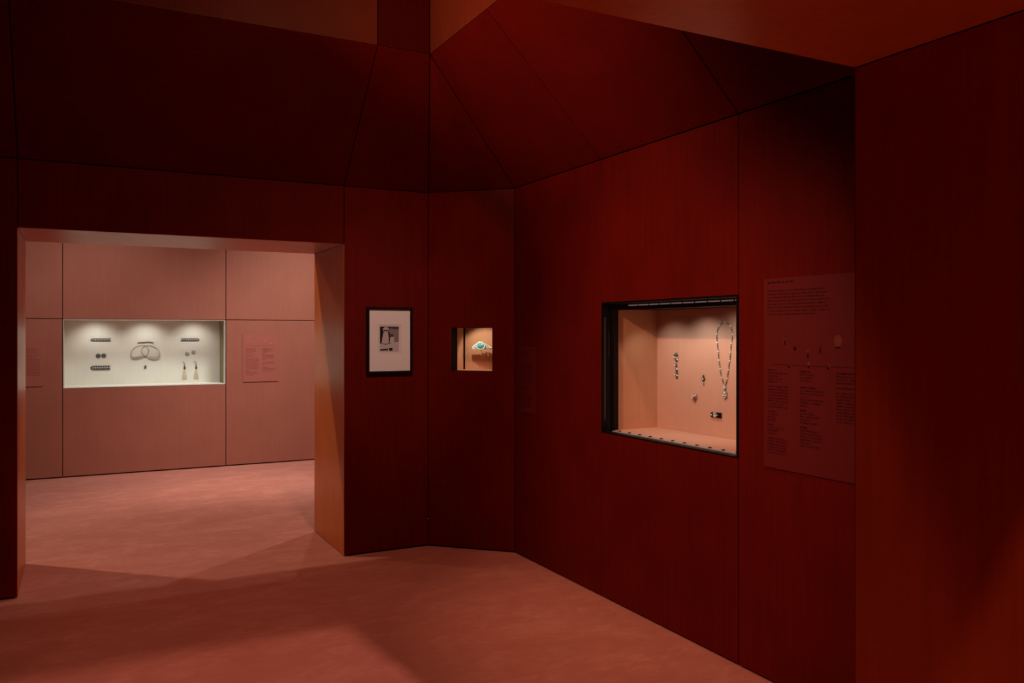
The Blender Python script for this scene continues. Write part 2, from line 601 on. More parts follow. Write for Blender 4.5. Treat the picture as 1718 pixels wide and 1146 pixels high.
SB = frame((0, TY1, 0), (1, 0, 0), (0, 0, 1), (0, -1, 0))
SN = frame((0, TY0, 0), (1, 0, 0), (0, 0, 1), (0, 1, 0))
for i in range(3):
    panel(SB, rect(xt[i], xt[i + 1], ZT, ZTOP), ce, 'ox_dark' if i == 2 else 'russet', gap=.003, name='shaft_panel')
    panel(SN, rect(xt[i], xt[i + 1], ZT, ZTOP), ce, 'russet', gap=.003, name='shaft_panel')
SR = frame((TX1, 0, 0), (0, 1, 0), (0, 0, 1), (-1, 0, 0))
SL = frame((TX0, 0, 0), (0, 1, 0), (0, 0, 1), (1, 0, 0))
for i in range(3):
    panel(SR, rect(yt[i + 1], yt[i], ZT, ZTOP), ce, 'russet', gap=.003, name='shaft_panel')
    panel(SL, rect(yt[i + 1], yt[i], ZT, ZTOP), ce, 'russet', gap=.003, name='shaft_panel')
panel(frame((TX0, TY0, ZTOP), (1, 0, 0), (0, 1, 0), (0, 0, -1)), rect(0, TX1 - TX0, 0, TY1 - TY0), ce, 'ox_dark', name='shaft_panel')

# ------------------------------------------------------------------ far room
FX0, FX1, FZ = -2.6, 4.2, 4.6
W = frame((0, YFAR, 0), (1, 0, 0), (0, 0, 1), (0, -1, 0))
JZ = 1.7526
wfar = wall_root('wall_far', W, [(FX0, C0 - .008, .02, FZ), (C1 + .008, FX1, .02, FZ), (C0 - .008, C1 + .008, .02, CZ0 - .008), (C0 - .008, C1 + .008, CZ1 + .008, FZ)],
                 'dusty rose panelled wall of the far room, seen through the doorway')
for b0, b1 in ((ZP, JZ), (JZ, 3.2), (3.2, FZ)):
    panel(W, rect(FX0, C0, b0, b1), wfar, 'rose', gap=.0038)
    panel(W, rect(C1, FX1, b0, b1), wfar, 'rose', gap=.0038)
panel(W, rect(C0, C1, ZP, CZ0), wfar, 'rose', gap=.0038)
panel(W, rect(C0, C1, CZ1, 3.2), wfar, 'rose', gap=.0038)
panel(W, rect(C0, C1, 3.2, FZ), wfar, 'rose', gap=.0038)
for f, lab in ((frame((FX0, DY, 0), (0, 1, 0), (0, 0, 1), (1, 0, 0)), 'dusty rose side wall of the far room, beyond its left-hand sign'),
               (frame((FX1, DY, 0), (0, 1, 0), (0, 0, 1), (-1, 0, 0)), 'dusty rose side wall of the far room, beyond its right-hand sign')):
    r = wall_root('wall_far_side', f, [(0, YFAR - DY, .02, FZ)], lab)
    panel(f, rect(0, (YFAR - DY) / 2, ZP, FZ), r, 'rose')
    panel(f, rect((YFAR - DY) / 2, YFAR - DY, ZP, FZ), r, 'rose')
for x0, x1, z0 in ((FX0, XC0, ZP), (XC1, FX1, ZP), (XC0, XC1, ZS)):
    r = wall_root('wall_far_near', BF, [(x0, x1, max(z0, .02), FZ)], 'dusty rose wall on the far room side of the doorway')
    panel(BF, rect(x0, x1, z0, FZ), r, 'rose')
mb = MB()
mb.box(G, FX0, FX1, DY - .06, YFAR + .06, FZ, FZ + .05)
tag(mb.build('ceiling', 'rose'), 'flat ceiling of the far room', None, kind='structure')

# ------------------------------------------------------------------ large display case in the right wall
def P_right(y, z, x=3.212):
    return V((x, y, z))


t = thing('display_case', (XR, (J1 + J2) / 2, RZ0), 'large square display case with black frame and blush lining, set in the oxblood wall', 'display case')
y0, y1 = J2 + .0035, J1 - .0035
z0, z1 = RZ0 + .001, RZ1 - .001
mb = MB()          # black reveal, 12 cm deep
XQ = 2.917
for q in ((y0, y0 + .012, z0, z1), (y1 - .006, y1, z0, z1), (y0 + .012, y1 - .006, z0, z0 + .006), (y0 + .012, y1 - .006, z1 - .006, z1)):
    mb.box(lambda a, b, c: V((c, a, b)), *q, XR + .0005, XQ)
mb.box(lambda a, b, c: V((c, a, b)), y0 + .012, y1 - .006, 1.736, z1 - .006, 2.890, XQ)      # fascia hiding the lamps
mb.box(lambda a, b, c: V((c, a, b)), y1 - .030, y1 - .006, z0 + .006, 1.736, 2.868, 2.878)    # door stile
mb.build('frame', 'black', t)
Q = lambda a, b, c: V((c, a, b))
mb = MB()
mb.box(Q, y0, y1, 1.000, 1.740, 3.212, 3.226)
mb.build('back_panel', 'blush', t)
mb = MB()
mb.box(Q, y1 - .005, y1 + .007, 1.000, 1.740, XQ + .0005, 3.2115)
mb.build('side_panel', 'tan', t)
mb = MB()
mb.box(Q, y0 - .007, y0 + .005, 1.000, 1.740, XQ + .0005, 3.2115)
mb.build('side_panel', 'tan', t)
mb = MB()
mb.box(Q, y0 + .0055, y1 - .0055, .990, 1.006, XQ - .030, 3.2115)
mb.build('base_panel', 'blush', t)
mb = MB()
mb.box(Q, y0 + .0055, y1 - .0055, 1.7405, 1.755, XQ + .0005, 3.2115)
mb.build('top_panel', 'black', t)
mb = MB()
mb.box(Q, y0 + .014, y1 - .032, z0 + .0065, z1 - .0065, 2.829, 2.835)
mb.build('glass_pane', 'pane', t)
# aluminium rails with screws along the foot, the head and the hinge side
rail = MB()
rail.box(Q, y0 + .014, y1 - .05, z0 + .0065, z0 + .011, 2.842, 2.884)
rail = rail.build('rail', 'alu', t)
tag(rail, 'aluminium rail with dark screws along the foot of the case', None)
for i in range(11):
    y = y0 + .075 + i * .100
    if y < y1 - .06:
        mb = MB()
        mb.gem(lambda a, b, c: V((2.863 + a, y + b, z0 + .011 + c)), 0, 0, 0, .012, .010, .005)
        sub(mb, 'screw', 'screw', rail)
head = MB()
for i in range(10):
    y = y0 + .03 + i * .100
    head.box(Q, y, y + .080, 1.758, 1.7645, 2.880, 2.8898)
tag(head.build('light_rail', 'led', t), 'broken row of silver strips under the top of the frame', None)
mb = MB()
mb.box(Q, y1 - .0075, y1 - .0061, z0 + .075, z1 - .085, 2.815, 2.822)
mb.build('hinge_strip', 'oxid', t)

# ------------------------------------------------------------------ lamps inside the large case
spot('case_lamp', (2.96, 3.30, 1.722), (3.20, 3.42, 1.36), 3.6, 112, .9, (1, .95, .80), .012)
spot('case_lamp', (2.96, 3.68, 1.722), (3.20, 3.72, 1.30), 3.3, 112, .9, (1, .95, .80), .012)
spot('case_lamp', (2.96, 4.02, 1.722), (3.20, 3.98, 1.20), 2.2, 112, .9, (1, .95, .80), .012)

# ------------------------------------------------------------------ jewels in the large case (on the blush back panel)
def RB(a, b, c):          # a runs to the right as seen, b up, c out of the back panel
    return V((3.2112 - c, -a, b))


def curve(pts, n, closed=True):
    """Catmull-Rom through 2-D points, resampled to n equal steps"""
    m = len(pts)
    dense = []
    for i in range(m if closed else m - 1):
        g = lambda k: V(pts[k % m]) if closed else V(pts[min(max(k, 0), m - 1)])
        p0, p1, p2, p3 = g(i - 1), g(i), g(i + 1), g(i + 2)
        for s in range(12):
            u = s / 12
            dense.append(.5 * ((2 * p1) + (p2 - p0) * u + (2 * p0 - 5 * p1 + 4 * p2 - p3) * u * u + (3 * p1 - p0 - 3 * p2 + p3) * u ** 3))
    dense.append(V(pts[0]) if closed else V(pts[-1]))
    L = [0]
    for i in range(1, len(dense)):
        L.append(L[-1] + (dense[i] - dense[i - 1]).length)
    out, j = [], 0
    for k in range(n):
        d = L[-1] * k / (n if closed else n - 1)
        while j < len(L) - 2 and L[j + 1] < d:
            j += 1
        q = (d - L[j]) / max(1e-9, L[j + 1] - L[j])
        out.append(dense[j].lerp(dense[j + 1], min(q, 1)))
    return out


NK = [(3.562, 1.658), (3.59, 1.65), (3.614, 1.628), (3.628, 1.594), (3.627, 1.555), (3.617, 1.499), (3.612, 1.449), (3.604, 1.415), (3.594, 1.365), (3.578, 1.327), (3.563, 1.30),
      (3.546, 1.334), (3.536, 1.379), (3.526, 1.429), (3.518, 1.473), (3.51, 1.539), (3.5, 1.583), (3.506, 1.616), (3.522, 1.641), (3.542, 1.652)]
t = thing('necklace', RB(-3.56, 1.25, 0), 'long beaded necklace hanging in a loop with a pendant, on the blush panel', 'necklace')
mb = MB()
for i, p in enumerate(curve([(-a, b) for a, b in NK], 96)):
    if i % 6 == 0:
        mb.gem(RB, p.x, p.y, 0, .0062, .0062, .007, 'diamond', 6)
    else:
        mb.gem(RB, p.x, p.y, 0, .0044, .0044, .006, 'silver' if i % 3 else 'oxid', 6)
mb.build('chain', 'silver', t)['kind'] = 'stuff'
pd = MB()
pd.gem(RB, -3.561, 1.288, 0, .010, .012, .008)
pd.prism(RB, [(-3.556, 1.276), (-3.542, 1.262), (-3.543, 1.240), (-3.560, 1.226), (-3.577, 1.240), (-3.579, 1.262), (-3.566, 1.276)], 0, .005)
pd = pd.build('pendant', 'silver', t)
mb = MB()
for a, b, r in ((-3.561, 1.262, .009), (-3.552, 1.247, .006), (-3.570, 1.247, .006), (-3.561, 1.235, .005), (-3.561, 1.288, .006)):
    mb.gem(RB, a, b, .0052 if b < 1.28 else .008, r, r, .006, None, 7)
sub(mb, 'stone', 'diamond', pd)

t = thing('bar_brooch', RB(-3.987, 1.40, 0), 'slender upright brooch of small links, left of the other jewels on the blush panel', 'brooch')
mb = MB()
for k, (a, b) in enumerate([(3.990, 1.476), (4.004, 1.462), (4.001, 1.444), (3.982, 1.462), (3.978, 1.446), (3.988, 1.430), (3.992, 1.414), (3.988, 1.398), (3.991, 1.382), (3.986, 1.368), (3.996, 1.356), (3.980, 1.354), (3.988, 1.342), (3.984, 1.329)]):
    mb.gem(RB, -a, b, 0, .0095, .0085, .007, 'oxid' if k % 2 else 'silver', 7)
mb.build('links', 'silver', t)['kind'] = 'stuff'
mb = MB()
for a, b in ((4.006, 1.452), (3.976, 1.436), (3.997, 1.40), (3.981, 1.378), (3.998, 1.345), (3.977, 1.34)):
    mb.gem(RB, -a, b, .001, .006, .006, .008, None, 7)
mb.build('stone', 'diamond', t)['kind'] = 'stuff'

t = thing('drop_pendant', RB(-3.742, 1.325, 0), 'tiny dark drop-shaped pendant between the slender brooch and the long necklace', 'pendant')
mb = MB()
mb.gem(RB, -3.743, 1.348, 0, .0085, .0095, .006)
mb.prism(RB, [(-3.730, 1.340), (-3.728, 1.328), (-3.742, 1.316), (-3.757, 1.328), (-3.755, 1.340)], 0, .006)
mb.build('setting', 'oxid', t)
mb = MB()
mb.gem(RB, -3.741, 1.303, 0, .0055, .010, .007)
mb.build('drop', 'silver', t)
mb = MB()
mb.gem(RB, -3.743, 1.331, .006, .006, .006, .005)
mb.build('stone', 'diamond', t)['kind'] = 'stuff'

t = thing('heart_brooch', RB(-3.82, 1.215, 0), 'heart-shaped silver brooch with a red stone, low on the blush panel', 'brooch')
hp = []
for i in range(20):
    u = 2 * math.pi * i / 20
    hp.append((-3.820 + .026 * math.sin(u) ** 3, 1.217 + .0018 * (13 * math.cos(u) - 5 * math.cos(2 * u) - 2 * math.cos(3 * u) - math.cos(4 * u))))
mb = MB()
mb.prism(RB, hp, 0, .006)
mb.build('setting', 'silver', t)
mb = MB()
for a, b in ((-3.834, 1.229), (-3.836, 1.216), (-3.806, 1.231), (-3.820, 1.226)):
    mb.gem(RB, a, b, .006, .006, .006, .005, None, 7)
mb.build('stone', 'diamond', t)['kind'] = 'stuff'
mb = MB()
mb.gem(RB, -3.813, 1.211, .006, .011, .012, .006)
tag(mb.build('stone', 'ruby', t), 'red stone', None)

t = thing('clip_brooch', RB(-3.63, 1.13, 0), 'small black and white oblong clip low under the long necklace', 'brooch')
mb = MB()
mb.prism(RB, [(-3.683, 1.130), (-3.668, 1.146), (-3.655, 1.143), (-3.655, 1.117), (-3.668, 1.114)], 0, .006)
mb.build('clasp', 'onyx', t)
mb = MB()
mb.prism(RB, rect(-3.624, -3.589, 1.117, 1.147), 0, .008)
mb.build('body', 'onyx', t)
mb = MB()
mb.prism(RB, rect(-3.6545, -3.6245, 1.117, 1.146), 0, .007)
mb.build('plaque', 'silver', t)
mb = MB()
mb.prism(RB, [(-3.624, 1.139), (-3.608, 1.131), (-3.624, 1.124)], .008, .0095)
mb.build('point', 'silver', t)
mb = MB()
for a, b in ((-3.645, 1.138), (-3.634, 1.127), (-3.645, 1.124), (-3.668, 1.13)):
    mb.gem(RB, a, b, .006, .0055, .0055, .006, None, 7)
mb.build('stone', 'diamond', t)['kind'] = 'stuff'

# ------------------------------------------------------------------ wide display case in the far wall
YK = 10.760
t = thing('display_case', ((C0 + C1) / 2, YFAR, CZ0), 'wide bright cream display case in the dusty rose far wall', 'display case')
T = lambda a, b, c: V((a, c, b))
c0, c1, k0, k1 = C0 + .006, C1 - .006, CZ0 + .001, CZ1 - .001
mb = MB()
mb.box(T, c0, c1, k0, k1, YK, YK + .015)
mb.build('back_panel', 'cream', t)
mb = MB()
mb.box(T, c0, c0 + .008, k0, k1, YFAR + .09, YK - .0005)
mb.build('side_panel', 'cream', t)
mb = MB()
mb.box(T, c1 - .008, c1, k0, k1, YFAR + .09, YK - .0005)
tag(mb.build('side_panel', 'olive', t), 'olive side panel', None)  # shade of this side is in its colour
mb = MB()
mb.box(T, c0 + .0085, c1 - .0085, k0, k0 + .008, YFAR + .09, YK - .0005)
mb.build('base_panel', 'cream', t)
mb = MB()
mb.box(T, c0 + .0085, c1 - .0085, k1 - .008, k1, YFAR + .09, YK - .0005)
mb.build('top_panel', 'cream', t)
mb = MB()
for q in ((c0, c0 + .004, k0, k1), (c1 - .008, c1, k0, k1), (c0 + .004, c1 - .008, k0, k0 + .008), (c0 + .004, c1 - .008, k1 - .004, k1)):
    mb.box(T, *q, YFAR + .0005, YFAR + .0895)
mb.build('frame', 'cream', t)
mb = MB()
mb.box(T, c0 + .011, c1 - .011, k0 + .0085, k1 - .0045, YFAR + .04, YFAR + .046)
mb.build('glass_pane', 'pane', t)
for x in (.16, .69, 1.22):
    spot('case_lamp', (x, 10.46, 1.734), (x + .01, 10.76, 1.30), 7.2, 116, .9, (1, 1, .93), .03)


def FB(a, b, c):
    return V((a, YK - .0008 - c, b))


def bracelet(x0, x1, z, h, point, label):
    """flat bracelet laid out straight: dark rails, a row of stones, a pointed clasp at one end"""
    t = thing('bracelet', FB((x0 + x1) / 2, z, 0), label, 'bracelet')
    s = 1 if point > 0 else -1
    xa, xb = (x0, x1 - .022) if s > 0 else (x0 + .022, x1)
    mb = MB()
    mb.prism(FB, rect(xa, xb, z + h * .30, z + h * .5), 0, .008)
    mb.prism(FB, rect(xa, xb, z - h * .5, z - h * .30), 0, .008)
    mb.prism(FB, rect(xa, xb, z - h * .30, z + h * .30), 0, .004)
    mb.build('band', 'oxid', t)
    tip = x1 if s > 0 else x0
    base = xb if s > 0 else xa
    mb = MB()
    mb.prism(FB, [(base, z + h * .5), (base, z - h * .5), (tip, z - h * .1), (tip, z + h * .1)], 0, .007)
    mb.build('clasp', 'oxid', t)
    mb = MB()
    n = 15
    for i in range(n):
        a = xa + (xb - xa) * (i + .5) / n
        mb.gem(FB, a, z, .004, (xb - xa) / n * .36, h * .25, .006, 'silver' if i % 2 else 'diamond', 7)
    mb.build('stone', 'diamond', t)['kind'] = 'stuff'


bracelet(.108, .319, 1.515, .034, -1, 'narrow jewelled bracelet at upper left in the cream case, clasp to the left')
bracelet(.108, .316, 1.191, .046, -1, 'broad jewelled bracelet laid flat below the pair of round dark earrings')
bracelet(1.090, 1.301, 1.513, .034, 1, 'narrow jewelled bracelet at upper right in the cream case, clasp to the right')


def disc(x, z, r, setting, label, group):
    t = thing('round_earring', FB(x, z, 0), label, 'earring', group)
    mb = MB()
    mb.gem(FB, x, z, 0, r, r, .006, None, 14)
    mb.build('setting', setting, t)
    mb = MB()
    for i in range(7):
        u = 2 * math.pi * i / 7
        mb.gem(FB, x + .6 * r * math.cos(u), z + .6 * r * math.sin(u), .0045, r * .2, r * .2, .006, None, 6)
    mb.build('stone', 'silver', t)['kind'] = 'stuff'
    mb = MB()
    mb.gem(FB, x, z, .006, r * .32, r * .32, .006, None, 8)
    mb.build('center_stone', 'oxid' if setting == 'oxid' else 'diamond', t)


disc(.190, 1.330, .027, 'oxid', 'left one of the two round dark earrings between the two left bracelets', 'round dark earrings')
disc(.247, 1.331, .027, 'oxid', 'right one of the two round dark earrings between the two left bracelets', 'round dark earrings')
disc(1.157, 1.341, .024, 'silver', 'lower of the two round silver earrings under the upper right bracelet', 'round silver earrings')
disc(1.231, 1.360, .024, 'silver', 'higher of the two round silver earrings under the upper right bracelet', 'round silver earrings')

t = thing('bar_brooch', FB(.694, 1.481, 0), 'thin dark bar brooch above the two looped necklaces', 'brooch')
mb = MB()
P = [(.612 + .164 * i / 10, 1.479 + .004 * math.sin(math.pi * i / 10) + (.006 if 5 < i < 9 else 0)) for i in range(11)]
mb.tube([FB(a, b, .006) for a, b in P], .0055)
mb.build('bar', 'oxid', t)
mb = MB()
for a, b in P:
    mb.gem(FB, a, b + .001, .002, .0075, .0085, .012, None, 6)
mb.build('stone', 'silver', t)['kind'] = 'stuff'

for nm, pts, lab, dc in (('left', [(.534, 1.347), (.557, 1.403), (.595, 1.432), (.641, 1.447), (.690, 1.444), (.722, 1.412), (.728, 1.368), (.690, 1.318), (.634, 1.304), (.583, 1.294), (.544, 1.305)],
                          'pearl necklace forming the left loop of the crossed pair in the cream case', .001),
                         ('right', [(.846, 1.344), (.832, 1.394), (.790, 1.434), (.738, 1.449), (.690, 1.446), (.658, 1.412), (.652, 1.368), (.692, 1.320), (.745, 1.302), (.806, 1.294), (.840, 1.310)],
                          'pearl necklace forming the right loop of the crossed pair in the cream case', .008)):
    t = thing('pearl_necklace', FB(.634 if nm == 'left' else .745, 1.30, 0), lab, 'necklace', 'crossed pearl necklaces')
    mb = MB()
    cx = .583 if nm == 'left' else .800
    for p in curve(pts, 80):
        low = p.y < 1.345 and abs(p.x - .69) > .03
        mb.gem(FB, p.x, p.y, dc, .0058 if low else .0042, .0058 if low else .0042, .007, None, 6)
        if low:
            mb.gem(FB, p.x, p.y + .013, dc, .0052, .0052, .006, None, 6)
            mb.gem(FB, p.x, p.y - .012, dc, .0052, .0052, .006, None, 6)
    mb.build('strand', 'pearl', t)['kind'] = 'stuff'
    mb = MB()
    mb.gem(FB, .678 if nm == 'left' else .704, 1.318, dc, .010, .011, .009)
    mb.build('clasp', 'silver', t)

t = thing('ring', FB(.692, 1.189, 0), 'small dark ring below the crossed pearl necklaces', 'ring')
mb = MB()
mb.tube([FB(.690 + .011 * math.cos(2 * math.pi * i / 14), 1.186 + .013 * math.sin(2 * math.pi * i / 14), .004) for i in range(14)], .0036, None, 6, True)
mb.build('hoop', 'oxid', t)
mb = MB()
mb.gem(FB, .694, 1.201, .001, .011, .010, .010)
mb.build('stone', 'oxid', t)

for x, lab in ((1.127, 'tassel earring hanging on the left under the lower round silver earring'), (1.260, 'tassel earring hanging on the right under the higher round silver earring')):
    t = thing('tassel_earring', FB(x, 1.04, 0), lab, 'earring', 'tassel earrings')
    mb = MB()
    mb.tube([FB(x - .012 + .012 * math.cos(u), 1.236 + .012 * math.sin(u), .004) for u in (0, .8, 1.6, 2.4, 3.1)], .0024)
    mb.build('hook', 'silver', t)
    mb = MB()
    mb.gem(FB, x, 1.212, 0, .008, .020, .009)
    mb.build('link', 'silver', t)
    mb = MB()
    mb.gem(FB, x + .002, 1.172, 0, .013, .022, .012)
    mb.build('cap', 'oxid', t)
    mb = MB()
    for i in range(11):
        q = (i - 5) / 5
        mb.tube([FB(x + .004 * q, 1.154, .004), FB(x + .018 * q, 1.095, .006), FB(x + .026 * q, 1.036 + .003 * (i % 2), .005)], .0026, None, 5)
    mb.build('tassel', 'fringe', t)['kind'] = 'stuff'

# ------------------------------------------------------------------ small niche in the cut corner
t = thing('display_case', K(.3425, NZ0, 0), 'small square display niche in the narrow corner wall', 'display case')
n0, n1, q0, q1 = NA0 + .0015, NA1 - .0015, NZ0 + .0015, NZ1 - .0015
mb = MB()
for q in ((n0 - .005, n0, q0, q1), (n1, n1 + .005, q0, q1), (n0 - .005, n1 + .005, q0 - .006, q0), (n0 - .005, n1 + .005, q1, q1 + .006)):
    mb.box(K, *q, -.138, -.0190)
mb.build('frame', 'batten', t)
ND = .300
mb = MB()
mb.box(K, n0 - .03, n1 + .03, q0 - .03, q1 + .03, -ND - .012, -ND)
mb.build('back_panel', 'tan', t)
mb = MB()
mb.box(K, n0 - .029, n0 + .003, q0 + .0005, q1, -ND + .0003, -ND + .003)  # black strips paint the shade inside the gap
mb.build('gap_strip', 'batten', t)
mb = MB()
mb.box(K, n1 - .003, n1 + .029, q0 + .0005, q1, -ND + .0003, -ND + .003)
mb.build('gap_strip', 'batten', t)
mb = MB()
mb.box(K, n0 - .005, n0, q0, q1, -.267, -.1385)
mb.build('side_panel', 'tan', t)
mb = MB()
mb.box(K, n1, n1 + .005, q0, q1, -.267, -.1385)
mb.build('side_panel', 'tan', t)
mb = MB()
mb.box(K, n0 - .03, n1 + .03, q0 - .008, q0, -ND + .0005, -.1385)
mb.build('base_panel', 'tan', t)
mb = MB()
mb.box(K, n0 - .03, n1 + .03, q1 + .0005, q1 + .008, -ND + .0005, -.1385)
mb.build('top_panel', 'black', t)
mb = MB()
mb.box(K, n0 + .0005, n1 - .0005, q0 + .0005, q1 - .0005, -.060, -.055)
mb.build('glass_pane', 'pane', t)
spot('case_lamp', K(.315, 1.628, -.085), K(.36, 1.40, -.29), 2.2, 110, .5, (1, .82, .62), .006)
spot('case_lamp', K(.40, 1.630, -.09), K(.38, 1.34, -.27), .5, 120, .8, (1, .82, .62), .03)

t = thing('tiara', K(.345, 1.475, -.20), 'diamond tiara with a large aqua centre stone, in the small corner niche', 'tiara')
arc = [(.272 + .146 * i / 12, 1.474 + .028 * math.sin(math.pi * i / 12)) for i in range(13)]
bow = lambda a: -.20 - .35 * (a - .345) ** 2 / .146 * 2
mb = MB()
mb.tube([K(a, 1.473 + .010 * math.sin(math.pi * (a - .272) / .146), bow(a)) for a, b in arc], .0028)
mb.tube([K(a, b + .012, bow(a)) for a, b in arc[1:-1]], .0022)
for a, b in arc[1:-1]:
    mb.tube([K(a, 1.474, bow(a)), K(a, b + .012, bow(a))], .0018)
mb.tube([K(.345, 1.478, -.2), K(.345, 1.430, -.25), K(.345, 1.430, -ND + .0008)], .002)     # the pin that carries it
mb.build('band', 'silver', t)
mb = MB()
for i, (a, b) in enumerate(arc):
    for k in range(3):
        zz = 1.474 + (b + .014 - 1.474) * k / 2
        if abs(a - .345) > .026:
            mb.ball(K(a + (.004 if k == 1 else 0), zz, bow(a)), .0082 if k else .0068, None, 7, 4)
for i in range(14):
    u = 2 * math.pi * i / 14
    mb.ball(K(.345 + .035 * math.cos(u), 1.499 + .027 * math.sin(u), -.199), .0072, None, 7, 4)
tag(mb.build('stone', 'diamond', t), 'white brilliants', None, kind='stuff')
mb = MB()
mb.gem(lambda a, b, c: K(a, b, -.203 + c), .345, 1.499, 0, .027, .0205, .014, None, 10)
tag(mb.build('center_stone', 'aqua', t), 'aqua centre stone', None)

# ------------------------------------------------------------------ framed photograph on the back wall
t = thing('framed_photograph', (2.0075, YB, 1.303), 'black framed monochrome photograph in a white mat, right of the doorway', 'picture')
x0, x1, z0, z1 = 1.834, 2.181, 1.303, 1.785
mb = MB()
fw = .0165
for q in ((x0, x0 + fw, z0, z1), (x1 - fw, x1, z0, z1), (x0 + fw, x1 - fw, z0, z0 + fw), (x0 + fw, x1 - fw, z1 - fw, z1)):
    mb.box(B, *q, .0005, .030)
mb.build('frame', 'black', t)
mb = MB()
m0, m1, mz0, mz1 = 1.917, 2.096, 1.444, 1.658
O4, I4 = rect(x0 + fw, x1 - fw, z0 + fw, z1 - fw), rect(m0, m1, mz0, mz1)
PP = [B(a, b, c) for c in (.018, .015) for q in (O4, I4) for a, b in q]
FF = []
for i in range(4):
    j = (i + 1) % 4
    FF += [(i, j, 4 + j, 4 + i), (8 + i, 12 + i, 12 + j, 8 + j), (i, 8 + i, 8 + j, j), (4 + i, 4 + j, 12 + j, 12 + i)]
mb.add(PP, FF)
mb.build('mat_board', 'mat', t)
mb = MB()
mb.box(B, m0 - .01, m1 + .01, mz0 - .01, mz1 + .01, .010, .0145, 'paper')
px0, px1, pz0, pz1 = 1.934, 2.078, 1.462, 1.644
NP = lambda u, v: (px0 + (px1 - px0) * u, pz1 - (pz1 - pz0) * v)


def ell(cx, cy, rx, ry, n=16):
    return [NP(cx + rx * math.cos(2 * math.pi * i / n), cy + ry * math.sin(2 * math.pi * i / n)) for i in range(n)]


cz = .0146


def shape(pts, mat):
    global cz
    cz += .00012
    mb.poly(B, pts, cz, mat)


shape([NP(0, 0), NP(1, 0), NP(1, .68), NP(0, .70)], 'ph_black')
shape([NP(.70, .06), NP(1, .10), NP(1, .64), NP(.70, .66)], 'ph_mid')
shape([NP(.5, .02), NP(1, .02), NP(1, .11), NP(.5, .10)], 'ph_dark')
shape([NP(.18, .24), NP(.42, .24), NP(.47, .45), NP(.46, .68), NP(.08, .70), NP(.12, .48)], 'ph_light')
shape(ell(.32, .13, .18, .115), 'ph_light')
shape([NP(.15, .13), NP(.49, .13), NP(.47, .19), NP(.17, .19)], 'ph_dark')
shape(ell(.62, .20, .13, .13), 'ph_mid')
shape([NP(.50, .32), NP(.66, .30), NP(.62, .40), NP(.52, .40)], 'ph_dark')
shape([NP(.54, .42), NP(.74, .40), NP(.76, .66), NP(.50, .68)], 'ph_light')
shape([NP(0, .70), NP(.1, .66), NP(.3, .71), NP(.6, .65), NP(1, .62), NP(1, 1), NP(0, 1)], 'ph_light')
shape([NP(.1, .66), NP(.3, .70), NP(.62, .655), NP(.62, .67), NP(.3, .72), NP(.1, .68)], 'ph_black')
shape([NP(0, .91), NP(.42, .88), NP(.42, .95), NP(0, .96)], 'ph_black')
shape([NP(.48, .865), NP(.66, .85), NP(.66, .97), NP(.48, .96)], 'ph_black')
mb.build('print', 'paper', t)
mb = MB()
mb.box(B, x0 + fw, x1 - fw, z0 + fw, z1 - fw, .0215, .0240)
mb.build('glass_pane', 'pane', t)


# ------------------------------------------------------------------ printed wall texts (too small in the photograph to read: rows of strokes)
def text_rows(fr, rows, c, xh):
    mb = MB()
    for a, b, ln, bold in rows:
        x = a
        h = xh * (1.15 if bold else 1)
        sw = h * (.34 if bold else .23)
        while x < a + ln - h:
            for _ in range(rnd.randint(2, 8)):
                if x > a + ln - h * .5:
                    break
                wd = h * rnd.uniform(.45, .75)
                k = rnd.random()
                up = h * (.45 if k < .25 else 0)
                dn = h * (.40 if k > .88 else 0)
                mb.quad(fr, x, x + sw, b - dn, b + h + up, c)
                if rnd.random() < .75:
                    y = b + rnd.choice((0, h - sw, h * .45))
                    mb.quad(fr, x + sw, x + wd, y, y + sw, c)
                if rnd.random() < .6:
                    mb.quad(fr, x + wd - sw, x + wd, b, b + h, c)
                x += wd + h * .28
            x += h * .55
    return mb


def sign(fr, wd, ht, rows, xh, mats, label, extra=None, rule=None):
    t = thing('wall_text', fr(wd / 2, 0, 0), label, 'sign')
    mb = MB()
    mb.box(fr, 0, wd, 0, ht, .0004, .0075)
    mb.build('board', mats[0], t)
    lt = text_rows(fr, rows, .0079, xh).build('lettering', mats[1], t)
    lt['kind'] = 'stuff'
    if rule:
        mb = MB()
        mb.quad(fr, rule[0], rule[1], rule[2], rule[2] + .0022, .0079)
        mb.build('rule', mats[1], t)
    if extra:
        extra(t)
    return t


# large text to the right of the big case
BS = frame((XR, 2.835, .985), (0, -1, 0), (0, 0, 1), (-1, 0, 0))
rows = [(.020, .838, .165, True)]
rows += [(.020, .800 - .0151 * i, .335 + (0, .005, -.01, .02, .005, .01, .02, -.05)[i], False) for i in range(8)]


def para(a, z, spec, pitch=.0131):
    out = []
    for ln, bold in spec:
        if ln:
            out.append((a, z, ln, bold))
        z -= pitch if ln else pitch * .65
    return out


